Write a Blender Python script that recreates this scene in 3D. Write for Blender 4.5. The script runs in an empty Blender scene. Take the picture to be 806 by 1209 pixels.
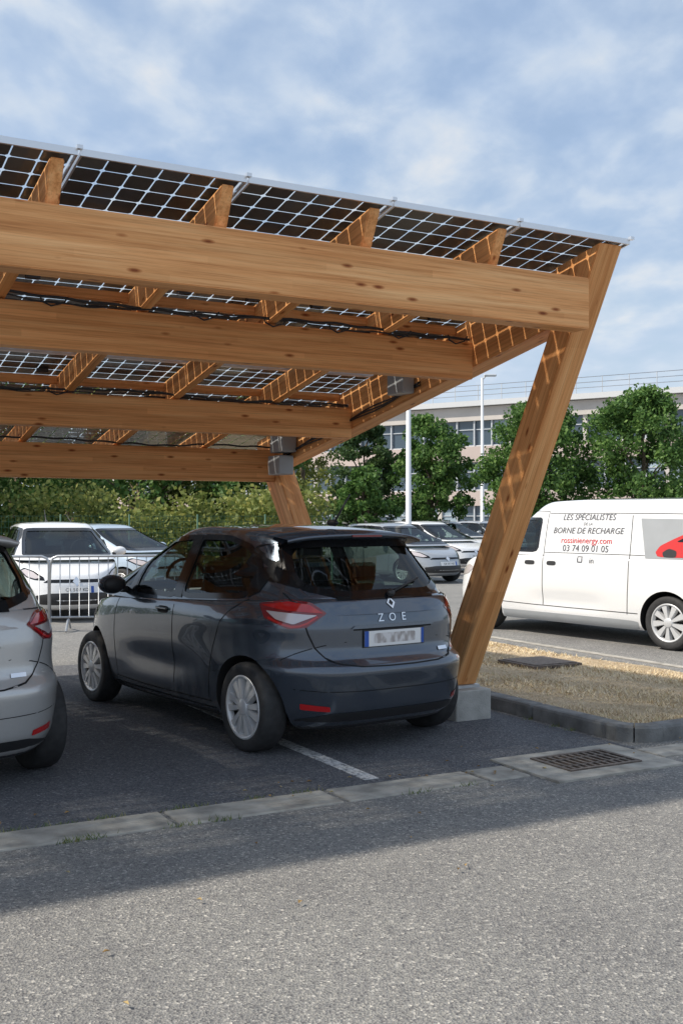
import bpy, bmesh, math, random
import numpy as np
from mathutils import Vector, Matrix
from mathutils.bvhtree import BVHTree
random.seed(7); rng=np.random.default_rng(7)
scene=bpy.context.scene
COL=scene.collection
R=math.radians
F=1280.0; HOR=614.0; CH=1.6
# ------------------------------------------------------------ helpers
def link(o,parent=None):
    COL.objects.link(o)
    if parent is not None: o.parent=parent
    return o
def empty(name,mat=None):
    e=bpy.data.objects.new(name,None); e.empty_display_size=.2
    COL.objects.link(e)
    if mat is not None: e.matrix_world=mat
    return e
def mesh_obj(name,verts,faces,mats,parent=None,smooth=False,midx=None,matrix=None):
    me=bpy.data.meshes.new(name); me.from_pydata([tuple(v) for v in verts],[],faces)
    for m in (mats if isinstance(mats,(list,tuple)) else [mats]): me.materials.append(m)
    if midx is not None: me.polygons.foreach_set('material_index',midx)
    if smooth: me.polygons.foreach_set('use_smooth',[True]*len(me.polygons))
    me.update()
    o=bpy.data.objects.new(name,me); link(o,parent)
    if matrix is not None: o.matrix_local=matrix
    return o
def bm_obj(name,bm,mats,parent=None,smooth=False,matrix=None):
    me=bpy.data.meshes.new(name); bm.to_mesh(me); bm.free()
    for m in (mats if isinstance(mats,(list,tuple)) else [mats]): me.materials.append(m)
    if smooth: me.polygons.foreach_set('use_smooth',[True]*len(me.polygons))
    me.update()
    o=bpy.data.objects.new(name,me); link(o,parent)
    if matrix is not None: o.matrix_local=matrix
    return o
def bm_box(bm,c,s,rot=None,mi=0,bev=0):
    m=Matrix.Translation(c)
    if rot is not None: m=m@rot
    r=bmesh.ops.create_cube(bm,size=1,matrix=m@Matrix.Diagonal((s[0],s[1],s[2],1)))
    fs=set()
    for v in r['verts']:
        for f in v.link_faces: fs.add(f)
    for f in fs: f.material_index=mi
    if bev>0:
        es=set()
        for f in fs:
            for e in f.edges: es.add(e)
        bmesh.ops.bevel(bm,geom=list(es),offset=bev,segments=2,affect='EDGES',profile=.5)
def boxes(name,lst,mats,parent=None,matrix=None,bev=0):
    bm=bmesh.new()
    for b in lst:
        bm_box(bm,b[0],b[1],mi=b[2] if len(b)>2 else 0,bev=bev)
    return bm_obj(name,bm,mats,parent,matrix=matrix)
def bm_tube(bm,pts,rad,seg=8,mi=0,cap=True):
    pts=[Vector(p) for p in pts]; n=len(pts)
    rads=rad if isinstance(rad,(list,tuple)) else [rad]*n
    rings=[]
    up=Vector((0,0,1))
    for i,p in enumerate(pts):
        t=(pts[min(i+1,n-1)]-pts[max(i-1,0)]).normalized()
        a=t.cross(up)
        if a.length<1e-3: a=t.cross(Vector((1,0,0)))
        a.normalize(); b=t.cross(a)
        rings.append([bm.verts.new(p+(a*math.cos(2*math.pi*k/seg)+b*math.sin(2*math.pi*k/seg))*rads[i]) for k in range(seg)])
    for i in range(n-1):
        for k in range(seg):
            f=bm.faces.new((rings[i][k],rings[i][(k+1)%seg],rings[i+1][(k+1)%seg],rings[i+1][k])); f.material_index=mi; f.smooth=True
    if cap:
        for r in (rings[0],rings[-1]):
            try:
                f=bm.faces.new(r); f.material_index=mi
            except: pass
def bm_lathe(bm,prof,seg=48,mi=0):
    rings=[]
    for (r,h) in prof:
        rings.append([bm.verts.new((r*math.cos(2*math.pi*k/seg),h,r*math.sin(2*math.pi*k/seg))) for k in range(seg)])
    for i in range(len(prof)-1):
        for k in range(seg):
            f=bm.faces.new((rings[i][k],rings[i][(k+1)%seg],rings[i+1][(k+1)%seg],rings[i+1][k])); f.material_index=mi; f.smooth=True
# ------------------------------------------------------------ materials
def newmat(name):
    m=bpy.data.materials.new(name); m.use_nodes=True
    nt=m.node_tree; b=nt.nodes['Principled BSDF']
    return m,nt,b
def N(nt,t,**kw):
    n=nt.nodes.new(t)
    for k,v in kw.items(): setattr(n,k,v)
    return n
def simple(name,col,rough=.5,metal=0,coat=0,var=0,vscale=4,bump=0,bscale=60,spec=None):
    m,nt,b=newmat(name)
    b.inputs['Base Color'].default_value=(*col,1); b.inputs['Roughness'].default_value=rough
    b.inputs['Metallic'].default_value=metal; b.inputs['Coat Weight'].default_value=coat
    b.inputs['Coat Roughness'].default_value=.03
    if spec is not None: b.inputs['Specular IOR Level'].default_value=spec
    tc=N(nt,'ShaderNodeTexCoord')
    if var>0:
        n=N(nt,'ShaderNodeTexNoise'); n.inputs['Scale'].default_value=vscale; n.inputs['Detail'].default_value=6
        nt.links.new(tc.outputs['Object'],n.inputs['Vector'])
        r=N(nt,'ShaderNodeValToRGB')
        r.color_ramp.elements[0].position=.3; r.color_ramp.elements[1].position=.7
        r.color_ramp.elements[0].color=(*[c*(1-var) for c in col],1)
        r.color_ramp.elements[1].color=(*[min(1,c*(1+var)) for c in col],1)
        nt.links.new(n.outputs['Fac'],r.inputs['Fac']); nt.links.new(r.outputs['Color'],b.inputs['Base Color'])
    if bump>0:
        n=N(nt,'ShaderNodeTexNoise'); n.inputs['Scale'].default_value=bscale; n.inputs['Detail'].default_value=4
        nt.links.new(tc.outputs['Object'],n.inputs['Vector'])
        bp=N(nt,'ShaderNodeBump'); bp.inputs['Strength'].default_value=bump; bp.inputs['Distance'].default_value=.01
        nt.links.new(n.outputs['Fac'],bp.inputs['Height']); nt.links.new(bp.outputs['Normal'],b.inputs['Normal'])
    return m
def ramp(nt,stops):
    r=N(nt,'ShaderNodeValToRGB'); cr=r.color_ramp
    while len(cr.elements)<len(stops): cr.elements.new(.5)
    for e,(p,c) in zip(cr.elements,stops): e.position=p; e.color=(*c,1)
    return r
def mixc(nt,fac,a,b,mode='MIX'):
    m=N(nt,'ShaderNodeMix',data_type='RGBA',blend_type=mode)
    for sock,val in ((m.inputs[0],fac),(m.inputs[6],a),(m.inputs[7],b)):
        if hasattr(val,'is_linked'): nt.links.new(val,sock)
        elif isinstance(val,tuple): sock.default_value=(*val,1) if len(val)==3 else val
        else: sock.default_value=val
    return m.outputs[2]
def noise(nt,vec,scale,detail=4,rough=.5):
    n=N(nt,'ShaderNodeTexNoise'); n.inputs['Scale'].default_value=scale; n.inputs['Detail'].default_value=detail; n.inputs['Roughness'].default_value=rough
    nt.links.new(vec,n.inputs['Vector']); return n.outputs['Fac']
def mapping(nt,vec,scale=(1,1,1),loc=(0,0,0)):
    m=N(nt,'ShaderNodeMapping'); m.inputs['Scale'].default_value=scale; m.inputs['Location'].default_value=loc
    nt.links.new(vec,m.inputs['Vector']); return m.outputs['Vector']
def math_(nt,op,a,b=None,c=None):
    n=N(nt,'ShaderNodeMath',operation=op)
    for i,v in enumerate((a,b,c)):
        if v is None: continue
        if hasattr(v,'is_linked'): nt.links.new(v,n.inputs[i])
        else: n.inputs[i].default_value=v
    return n.outputs[0]
def glassmat(name,tint,base=.05,edge=.8,rough=.0,pw=4):
    m,nt,b=newmat(name); nt.nodes.remove(b); out=nt.nodes['Material Output']
    tr=N(nt,'ShaderNodeBsdfTransparent'); tr.inputs['Color'].default_value=(*tint,1)
    gs=N(nt,'ShaderNodeBsdfGlossy'); gs.inputs['Roughness'].default_value=rough; gs.inputs['Color'].default_value=(.95,.97,1,1)
    lw=N(nt,'ShaderNodeLayerWeight'); lw.inputs['Blend'].default_value=.5
    f=math_(nt,'MULTIPLY_ADD',math_(nt,'POWER',lw.outputs['Facing'],pw),edge,base)
    mx=N(nt,'ShaderNodeMixShader'); nt.links.new(f,mx.inputs[0]); nt.links.new(tr.outputs[0],mx.inputs[1]); nt.links.new(gs.outputs[0],mx.inputs[2]); nt.links.new(mx.outputs[0],out.inputs['Surface'])
    return m
def asphalt(name,base,light,dark,stain=.25):
    m,nt,b=newmat(name); tc=N(nt,'ShaderNodeTexCoord'); v=tc.outputs['Object']
    n1=noise(nt,v,150,2,.7); r1=ramp(nt,[(.30,dark),(.46,base),(.55,base),(.72,light)]); nt.links.new(n1,r1.inputs['Fac'])
    vo=N(nt,'ShaderNodeTexVoronoi'); vo.inputs['Scale'].default_value=85; nt.links.new(v,vo.inputs['Vector'])
    vc=N(nt,'ShaderNodeSeparateColor'); nt.links.new(vo.outputs['Color'],vc.inputs[0])
    r4=ramp(nt,[(0,(.58,.58,.60)),(.35,(.95,.95,.95)),(.85,(1.05,1.04,1.0)),(1,(1.9,1.85,1.75))]); nt.links.new(vc.outputs[0],r4.inputs['Fac'])
    c=mixc(nt,1.0,r1.outputs['Color'],r4.outputs['Color'],'MULTIPLY')
    n3=noise(nt,v,.45,7,.65); r3=ramp(nt,[(.32,(1-stain,1-stain,1-stain*.92)),(.5,(1,1,1)),(.68,(1+stain*.6,1+stain*.58,1+stain*.5))]); nt.links.new(n3,r3.inputs['Fac'])
    c=mixc(nt,1.0,c,r3.outputs['Color'],'MULTIPLY')
    n6=noise(nt,mapping(nt,v,(1,1,1),(9,1,0)),1.7,2,.5); r6=ramp(nt,[(.22,(.62,.62,.63)),(.30,(1,1,1))]); nt.links.new(n6,r6.inputs['Fac'])
    c=mixc(nt,1.0,c,r6.outputs['Color'],'MULTIPLY')
    nt.links.new(c,b.inputs['Base Color'])
    b.inputs['Roughness'].default_value=.85; b.inputs['Specular IOR Level'].default_value=.3
    bp=N(nt,'ShaderNodeBump'); bp.inputs['Strength'].default_value=.8; bp.inputs['Distance'].default_value=.008
    nt.links.new(math_(nt,'ADD',n1,vo.outputs['Distance']),bp.inputs['Height']); nt.links.new(bp.outputs['Normal'],b.inputs['Normal'])
    return m
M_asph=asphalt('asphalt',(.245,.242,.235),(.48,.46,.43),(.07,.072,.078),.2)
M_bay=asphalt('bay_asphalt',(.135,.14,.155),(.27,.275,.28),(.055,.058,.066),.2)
def wood(name):
    m,nt,b=newmat(name); tc=N(nt,'ShaderNodeTexCoord'); v=tc.outputs['Object']
    oi=N(nt,'ShaderNodeObjectInfo')
    va=N(nt,'ShaderNodeVectorMath',operation='ADD'); cb=N(nt,'ShaderNodeCombineXYZ')
    mm=math_(nt,'MULTIPLY',oi.outputs['Random'],40)
    for i in range(3): nt.links.new(mm,cb.inputs[i])
    nt.links.new(v,va.inputs[0]); nt.links.new(cb.outputs[0],va.inputs[1]); v=va.outputs[0]
    n1=noise(nt,mapping(nt,v,(.35,11,11)),1.6,5,.65)
    r1=ramp(nt,[(.30,(.62,.26,.085)),(.5,(.82,.40,.155)),(.72,(.92,.54,.25))]); nt.links.new(n1,r1.inputs['Fac'])
    n2=noise(nt,mapping(nt,v,(.7,40,40)),2.2,4,.7)
    r2=ramp(nt,[(.3,(.70,.62,.54)),(.52,(1,1,1)),(.8,(1.08,1.06,1.04))]); nt.links.new(n2,r2.inputs['Fac'])
    c=mixc(nt,1,r1.outputs['Color'],r2.outputs['Color'],'MULTIPLY')
    sx=N(nt,'ShaderNodeSeparateXYZ'); nt.links.new(tc.outputs['Object'],sx.inputs[0])
    fl=math_(nt,'FLOOR',math_(nt,'MULTIPLY',sx.outputs[2],1/.042))
    fx=math_(nt,'FLOOR',math_(nt,'MULTIPLY_ADD',fl,.37,math_(nt,'MULTIPLY',sx.outputs[0],.5)))
    cc=N(nt,'ShaderNodeCombineXYZ'); nt.links.new(fl,cc.inputs[0]); nt.links.new(fx,cc.inputs[1]); nt.links.new(mm,cc.inputs[2])
    wn=N(nt,'ShaderNodeTexWhiteNoise',noise_dimensions='3D'); nt.links.new(cc.outputs[0],wn.inputs['Vector'])
    r3=ramp(nt,[(0,(.88,.84,.79)),(1,(1.07,1.07,1.07))]); nt.links.new(wn.outputs['Value'],r3.inputs['Fac'])
    c=mixc(nt,1,c,r3.outputs['Color'],'MULTIPLY')
    vo=N(nt,'ShaderNodeTexVoronoi'); vo.inputs['Scale'].default_value=1; vo.inputs['Randomness'].default_value=1
    nt.links.new(mapping(nt,v,(3.2,10,10)),vo.inputs['Vector'])
    r4=ramp(nt,[(.05,(.32,.17,.10)),(.10,(.64,.50,.40)),(.16,(1,1,1))]); nt.links.new(vo.outputs['Distance'],r4.inputs['Fac'])
    c=mixc(nt,1,c,r4.outputs['Color'],'MULTIPLY')
    nt.links.new(c,b.inputs['Base Color']); b.inputs['Roughness'].default_value=.6; b.inputs['Specular IOR Level'].default_value=.3
    bp=N(nt,'ShaderNodeBump'); bp.inputs['Strength'].default_value=.25; bp.inputs['Distance'].default_value=.004
    nt.links.new(n2,bp.inputs['Height']); nt.links.new(bp.outputs['Normal'],b.inputs['Normal'])
    return m
M_wood=wood('larch_glulam')
M_conc=simple('concrete',(.42,.41,.38),.85,var=.2,vscale=9,bump=.4,bscale=90)
M_gutter=simple('gutter_concrete',(.36,.34,.30),.88,var=.35,vscale=7,bump=.5,bscale=120)
M_kerb=simple('kerb_stone',(.17,.17,.165),.85,var=.35,vscale=8,bump=.5,bscale=80)
M_alu=simple('aluminium',(.75,.76,.78),.35,.9)
M_galv=simple('galvanised_steel',(.5,.52,.54),.45,.8,var=.1,vscale=20)
M_grey=simple('grey_plastic',(.34,.36,.38),.5,var=.05)
M_black=simple('black_plastic',(.025,.025,.027),.5)
M_int=simple('car_interior',(.035,.035,.038),.8,var=.2)
M_rub=simple('tyre_rubber',(.03,.03,.031),.75,var=.3,vscale=20)
M_arch=simple('arch_liner',(.010,.010,.010),.9)
M_iron=simple('cast_iron',(.15,.12,.10),.7,.3,var=.4,vscale=30)
M_drainshade=simple('drain_shade',(.01,.01,.01),1)  # near-black colour standing for the shade down the drain
def whitepaint():
    m,nt,b=newmat('road_marking'); tc=N(nt,'ShaderNodeTexCoord')
    n=noise(nt,tc.outputs['Object'],38,6,.7); r=ramp(nt,[(.38,(.16,.16,.17)),(.47,(.5,.5,.49)),(.6,(.74,.74,.72))]); nt.links.new(n,r.inputs['Fac'])
    nt.links.new(r.outputs['Color'],b.inputs['Base Color']); b.inputs['Roughness'].default_value=.8; return m
M_mark=whitepaint()
def carpaint(name,col,metal=.5,rough=.32):
    m,nt,b=newmat(name); b.inputs['Metallic'].default_value=metal
    b.inputs['Roughness'].default_value=rough; b.inputs['Coat Weight'].default_value=1; b.inputs['Coat IOR'].default_value=1.6
    tc=N(nt,'ShaderNodeTexCoord'); n=noise(nt,tc.outputs['Object'],900,2,.5)
    r=ramp(nt,[(.35,tuple(c*.85 for c in col)),(.7,tuple(min(1,c*1.2) for c in col))]); nt.links.new(n,r.inputs['Fac'])
    sx=N(nt,'ShaderNodeSeparateXYZ'); nt.links.new(tc.outputs['Object'],sx.inputs[0])
    mr=N(nt,'ShaderNodeMapRange'); mr.inputs['From Min'].default_value=.2; mr.inputs['From Max'].default_value=.6; mr.inputs['To Min'].default_value=.25; mr.inputs['To Max'].default_value=0; nt.links.new(sx.outputs[2],mr.inputs['Value'])
    dn=noise(nt,tc.outputs['Object'],5,5,.7); df=math_(nt,'MULTIPLY',mr.outputs[0],dn)
    nt.links.new(mixc(nt,df,r.outputs['Color'],(.22,.20,.18)),b.inputs['Base Color'])
    nt.links.new(math_(nt,'MULTIPLY_ADD',df,1.2,.012),b.inputs['Coat Roughness']); return m
P_blue=carpaint('paint_slate_blue',(.075,.096,.128),.65,.24)
P_silver=carpaint('paint_silver',(.56,.56,.55),.4,.35)
P_white=carpaint('paint_white',(.80,.81,.82),0,.4)
P_pale=carpaint('paint_pale_blue',(.50,.60,.70),.3,.35)
P_grey=carpaint('paint_grey',(.42,.44,.46),.5,.35)
P_dark=carpaint('paint_black',(.04,.04,.045),.4,.35)
M_glass=glassmat('tinted_glass',(.40,.48,.46),.06,.40,.0,5)
M_gloss=simple('gloss_black',(.008,.008,.009),.12)
M_red=simple('red_lens',(.50,.012,.014),.12,coat=1)
M_redd=simple('dark_red_lens',(.20,.012,.018),.12,coat=1)
M_clear=simple('clear_lens',(.62,.56,.56),.15,.2,coat=1)
M_hub=simple('hubcap_silver',(.64,.65,.66),.38,.3)
M_hubd=simple('hub_dark',(.012,.012,.012),.8)
M_chrome=simple('chrome',(.8,.8,.82),.15,1)
M_plate=simple('number_plate',(.82,.82,.81),.4,var=.03)
M_pblue=simple('plate_blue',(.02,.09,.40),.4)
m,nt,b=newmat('plate_digits_blurred'); tc=N(nt,'ShaderNodeTexCoord'); n=noise(nt,mapping(nt,tc.outputs['Object'],(1,1,.5)),26,2,.4); r=ramp(nt,[(.38,(.40,.36,.34)),(.6,(.72,.70,.69))]); nt.links.new(n,r.inputs['Fac']); nt.links.new(r.outputs['Color'],b.inputs['Base Color']); M_ptxt=m  # grey noise blotches stand in for blurred plate characters
M_seam=simple('panel_gap',(.008,.008,.009),.8)
M_txtgrey=simple('vinyl_grey',(.12,.12,.13),.4)
M_txtred=simple('vinyl_red',(.6,.03,.03),.4)
# ------------------------------------------------------------ vehicle builder
def smooth_table(xs,ys,sig=.03):
    xs=np.array(xs,float); ys=np.array(ys,float)
    g=np.linspace(xs[0],xs[-1],600); y=np.interp(g,xs,ys)
    k=int(max(1,sig*600))
    pad=np.concatenate([2*y[0]-y[k:0:-1],y,2*y[-1]-y[-2:-k-2:-1]])
    w=np.hanning(2*k+1); w/=w.sum()
    y2=np.convolve(pad,w,'valid')[:600]
    return lambda q: np.interp(q,g,y2)
def plancurve(xr,xf,b,nr,nf,M):
    ph=np.linspace(0,math.pi,700); c=np.cos(ph); s=np.sin(ph)
    xc=xr+(xf-xr)*.45
    x=np.where(c>0, xc-(xc-xr)*np.abs(c)**(2/nr), xc+(xf-xc)*np.abs(c)**(2/nf))
    y=np.where(c>0, b*np.abs(s)**(2/nr), b*np.abs(s)**(2/nf))
    d=np.concatenate([[0],np.cumsum(np.hypot(np.diff(x),np.diff(y)))]); t=np.linspace(0,d[-1],M+1)
    X=np.interp(t,d,x); Y=np.interp(t,d,y); Y[0]=0; Y[-1]=0
    return X,Y
def loft(levels,M,J,dome_top):
    verts=[];faces=[]
    K=len(levels); ring=2*M
    for (X,Y,Z) in levels:
        for i in range(M+1): verts.append((X[i],Y[i],Z[i]))
        for i in range(M-1,0,-1): verts.append((X[i],-Y[i],Z[i]))
    for k in range(K-1):
        for i in range(ring):
            a=k*ring+i; b=k*ring+(i+1)%ring
            faces.append((a,a+ring,b+ring,b))
    def cap(k,dome,flip):
        X,Y,Z=levels[k]; base=k*ring
        rows=[]
        ym=Y.max()
        for i in range(1,M):
            row=[base+i]
            for j in range(1,J):
                t=1-2*j/J
                verts.append((X[i],Y[i]*t,Z[i]+dome(X[i])*(1-t*t)*(Y[i]/ym)**2)); row.append(len(verts)-1)
            row.append(base+ring-i); rows.append(row)
        for a,b in zip(rows[:-1],rows[1:]):
            for j in range(J):
                f=(a[j],a[j+1],b[j+1],b[j]); faces.append(f[::-1] if flip else f)
        for j in range(J):
            f=(base,rows[0][j+1],rows[0][j]); faces.append(f if not flip else f[::-1])
            f=(base+M,rows[-1][j],rows[-1][j+1]); faces.append(f if not flip else f[::-1])
    cap(K-1,dome_top,False); cap(0,lambda x:0,True)
    return verts,faces
class Projector:
    def __init__(s,bvh,L): s.bvh=bvh; s.L=L
    def frame(s,mode):
        L=s.L
        if mode=='L': return Vector((0,6,0)),Vector((1,0,0)),Vector((0,-1,0))
        if mode=='R': return Vector((0,-6,0)),Vector((1,0,0)),Vector((0,1,0))
        if mode=='B': return Vector((-6,0,0)),Vector((0,1,0)),Vector((1,0,0))
        if mode=='F': return Vector((L+6,0,0)),Vector((0,1,0)),Vector((-1,0,0))
        k=math.sqrt(.5)
        sg=1 if mode[1]=='L' else -1
        w=s.cw
        if mode[0]=='b':
            d=Vector((k,-k*sg,0)); a=Vector((k,k*sg,0)); o=Vector((.10,w*sg,0))-d*5; return o,a,d
        else:
            d=Vector((-k,-k*sg,0)); a=Vector((k,-k*sg,0)); o=Vector((L-.15,w*sg,0))-d*5; return o,a,d
    def pos(s,mode,h,z,off):
        o,a,d=s.frame(mode); p=o+a*h+Vector((0,0,z))
        loc,n,i,dist=s.bvh.ray_cast(p,d,20)
        if loc is None: return None
        if n.dot(d)>0: n=-n
        return loc+n*off
def chaikin(p,it=2,closed=True,r=.25):
    p=[Vector(q) for q in p]
    for _ in range(it):
        q=[]; n=len(p)
        for i in range(n if closed else n-1):
            a=p[i]; b=p[(i+1)%n]; q.append(a.lerp(b,r)); q.append(a.lerp(b,1-r))
        if not closed: q=[p[0]]+q+[p[-1]]
        p=q
    return p
def rnd_poly(poly,cut=.12):
    P=[Vector((q[0],q[1])) for q in poly]; out=[]; n=len(P)
    for i in range(n):
        a,b,c=P[i-1],P[i],P[(i+1)%n]
        out+= [b.lerp(a,cut),b.lerp(b.lerp(a,cut).lerp(b.lerp(c,cut),.5),.5),b.lerp(c,cut)]
    return out
def add_patch(D,proj,mode,poly,off,mi,step=.04,rnd=2,cut=.12):
    if rnd: poly=rnd_poly(poly,cut)
    bm=bmesh.new()
    vs=[bm.verts.new((q[0],q[1],0)) for q in poly]
    try: bm.faces.new(vs)
    except: bm.free(); return
    xs=[q[0] for q in poly]; zs=[q[1] for q in poly]
    for ax,lo,hi in ((0,min(xs),max(xs)),(1,min(zs),max(zs))):
        n=max(1,int((hi-lo)/step))
        for k in range(1,n):
            t=lo+(hi-lo)*k/n
            co=(t,0,0) if ax==0 else (0,t,0); no=(1,0,0) if ax==0 else (0,1,0)
            bmesh.ops.bisect_plane(bm,geom=bm.verts[:]+bm.edges[:]+bm.faces[:],plane_co=co,plane_no=no,dist=1e-6)
    bm.verts.index_update()
    idx={}
    for v in bm.verts:
        p=proj.pos(mode,v.co.x,v.co.y,off)
        if p is not None: idx[v.index]=len(D['v']); D['v'].append(p)
    for f in bm.faces:
        ids=[idx.get(v.index) for v in f.verts]
        if None in ids: continue
        D['f'].append(ids); D['m'].append(mi)
    bm.free()
def add_strip(D,proj,mode,line,w,off,mi,step=.04,smooth=1,closed=False):
    P=[Vector((q[0],q[1])) for q in line]
    if smooth and not closed: P=[Vector((q.x,q.y)) for q in chaikin([(a.x,a.y) for a in P],smooth,False)]
    if closed: P=P+[P[0]]
    Q=[P[0]]
    for a,b in zip(P[:-1],P[1:]):
        n=max(1,int((b-a).length/step))
        for k in range(1,n+1): Q.append(a.lerp(b,k/n))
    prev=None
    for i,q in enumerate(Q):
        if closed: t=Q[(i+1) if i+1<len(Q) else 1]-Q[i-1 if i>0 else len(Q)-2]
        else: t=(Q[min(i+1,len(Q)-1)]-Q[max(i-1,0)])
        if t.length<1e-6: continue
        t.normalize(); nn=Vector((-t.y,t.x))*w/2
        a=proj.pos(mode,q.x+nn.x,q.y+nn.y,off); b=proj.pos(mode,q.x-nn.x,q.y-nn.y,off)
        if a is None or b is None: prev=None; continue
        D['v']+= [a,b]; cur=(len(D['v'])-2,len(D['v'])-1)
        if prev: D['f'].append([prev[0],prev[1],cur[1],cur[0]]); D['m'].append(mi)
        prev=cur
def add_text(D,proj,mode,txt,x,z,size,off,mi,flip=1,shear=0,align='CENTER'):
    cu=bpy.data.curves.new('t','FONT'); cu.body=txt; cu.size=size; cu.align_x=align; cu.shear=shear; cu.resolution_u=3
    ob=bpy.data.objects.new('t',cu); COL.objects.link(ob)
    dg=bpy.context.evaluated_depsgraph_get(); me=bpy.data.meshes.new_from_object(ob.evaluated_get(dg))
    base=len(D['v']); ok=True; pts=[]
    for v in me.vertices:
        p=proj.pos(mode,x+flip*v.co.x,z+v.co.y,off)
        if p is None: ok=False; break
        pts.append(p)
    if ok:
        D['v']+=pts
        for p in me.polygons: D['f'].append([base+i for i in p.vertices]); D['m'].append(mi)
    bpy.data.objects.remove(ob); bpy.data.curves.remove(cu); bpy.data.meshes.remove(me)
def window(D,p,mode,poly,gloss=True,w=.03,mi=0):
    q=rnd_poly(poly,.12)
    add_patch(D,p,mode,q,-.004,mi,rnd=0)
    add_strip(D,p,mode,q,w,.004,1,step=.05,smooth=0,closed=True)
def wheel_mesh(r,w,style='spoke'):
    bm=bmesh.new(); k=r/.31; hw=w/2
    prof=[(.200*k,-hw*.9),(.27*k,-hw),(.295*k,-hw*.9),(.309*k,-hw*.65),(.31*k,-hw*.2),(.31*k,hw*.2),(.309*k,hw*.65),(.298*k,hw*.9),(.285*k,hw*.99),(.25*k,hw*1.0),(.226*k,hw*.93),(.214*k,hw*.85),(.2*k,hw*.6)]
    bm_lathe(bm,prof,56,0)
    bm_lathe(bm,[(.222*k,hw*.90),(.216*k,hw*.98),(.204*k,hw*.93),(.196*k,hw*.80),(.192*k,hw*.5)],56,1)
    bm_lathe(bm,[(.21*k,hw*.34),(.1*k,hw*.34),(.002,hw*.34)],40,2)
    bm_lathe(bm,[(.2*k,-hw*.6),(.1*k,-hw*.6),(.002,-hw*.6)],40,2)
    bm_lathe(bm,[(.060*k,hw*.6),(.058*k,hw*.90),(.045*k,hw*.97),(.002,hw*.98)],32,1)
    n=6 if style=='spoke' else 9
    for i in range(n):
        for dlt,ww in ((-.22,.024),(.22,.024)) if style=='spoke' else ((0,.034),):
            a=2*math.pi*i/n+dlt
            ca,sa=math.cos(a),math.sin(a)
            def P(rr,t,y): return bm.verts.new((rr*ca-t*sa,y,rr*sa+t*ca))
            r0,r1=.045*k,.20*k; w0,w1=.012*k,ww*k
            top=[P(r0,-w0,hw*.9),P(r0,w0,hw*.9),P(r1,w1,hw*.86),P(r1,-w1,hw*.86)]
            bot=[P(r0,-w0*1.4,hw*.4),P(r0,w0*1.4,hw*.4),P(r1,w1*1.2,hw*.4),P(r1,-w1*1.2,hw*.4)]
            f=bm.faces.new(top); f.material_index=1
            for j in range(4):
                f=bm.faces.new([top[j],bot[j],bot[(j+1)%4],top[(j+1)%4]]); f.material_index=1
    bmesh.ops.recalc_face_normals(bm,faces=bm.faces[:])
    me=bpy.data.meshes.new('wheel'); bm.to_mesh(me); bm.free()
    for m in (M_rub,M_hub,M_hubd): me.materials.append(m)
    return me
def recalc(me):
    bm=bmesh.new(); bm.from_mesh(me); bmesh.ops.recalc_face_normals(bm,faces=bm.faces[:]); bm.to_mesh(me); bm.free()
def boolean(ob,cutters):
    for c in cutters:
        md=ob.modifiers.new('b','BOOLEAN'); md.object=c; md.operation='DIFFERENCE'; md.solver='EXACT'
    dg=bpy.context.evaluated_depsgraph_get(); me=bpy.data.meshes.new_from_object(ob.evaluated_get(dg))
    for c in cutters: bpy.data.objects.remove(c)
    bpy.data.objects.remove(ob)
    me.polygons.foreach_set('use_smooth',[True]*len(me.polygons))
    me.set_sharp_from_angle(angle=R(38))
    return me
def prism(polys,fn,a,b):
    bm=bmesh.new()
    for poly in polys:
        q=rnd_poly(poly,.12); A=[bm.verts.new(fn(x,z,a)) for x,z in q]; B=[bm.verts.new(fn(x,z,b)) for x,z in q]; n=len(q)
        bm.faces.new(A); bm.faces.new(B[::-1])
        for i in range(n): bm.faces.new((A[i],B[i],B[(i+1)%n],A[(i+1)%n]))
    for f in bm.faces: f.material_index=1
    bmesh.ops.recalc_face_normals(bm,faces=bm.faces[:])
    return bm_obj('cut',bm,[M_int,M_int])
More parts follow.
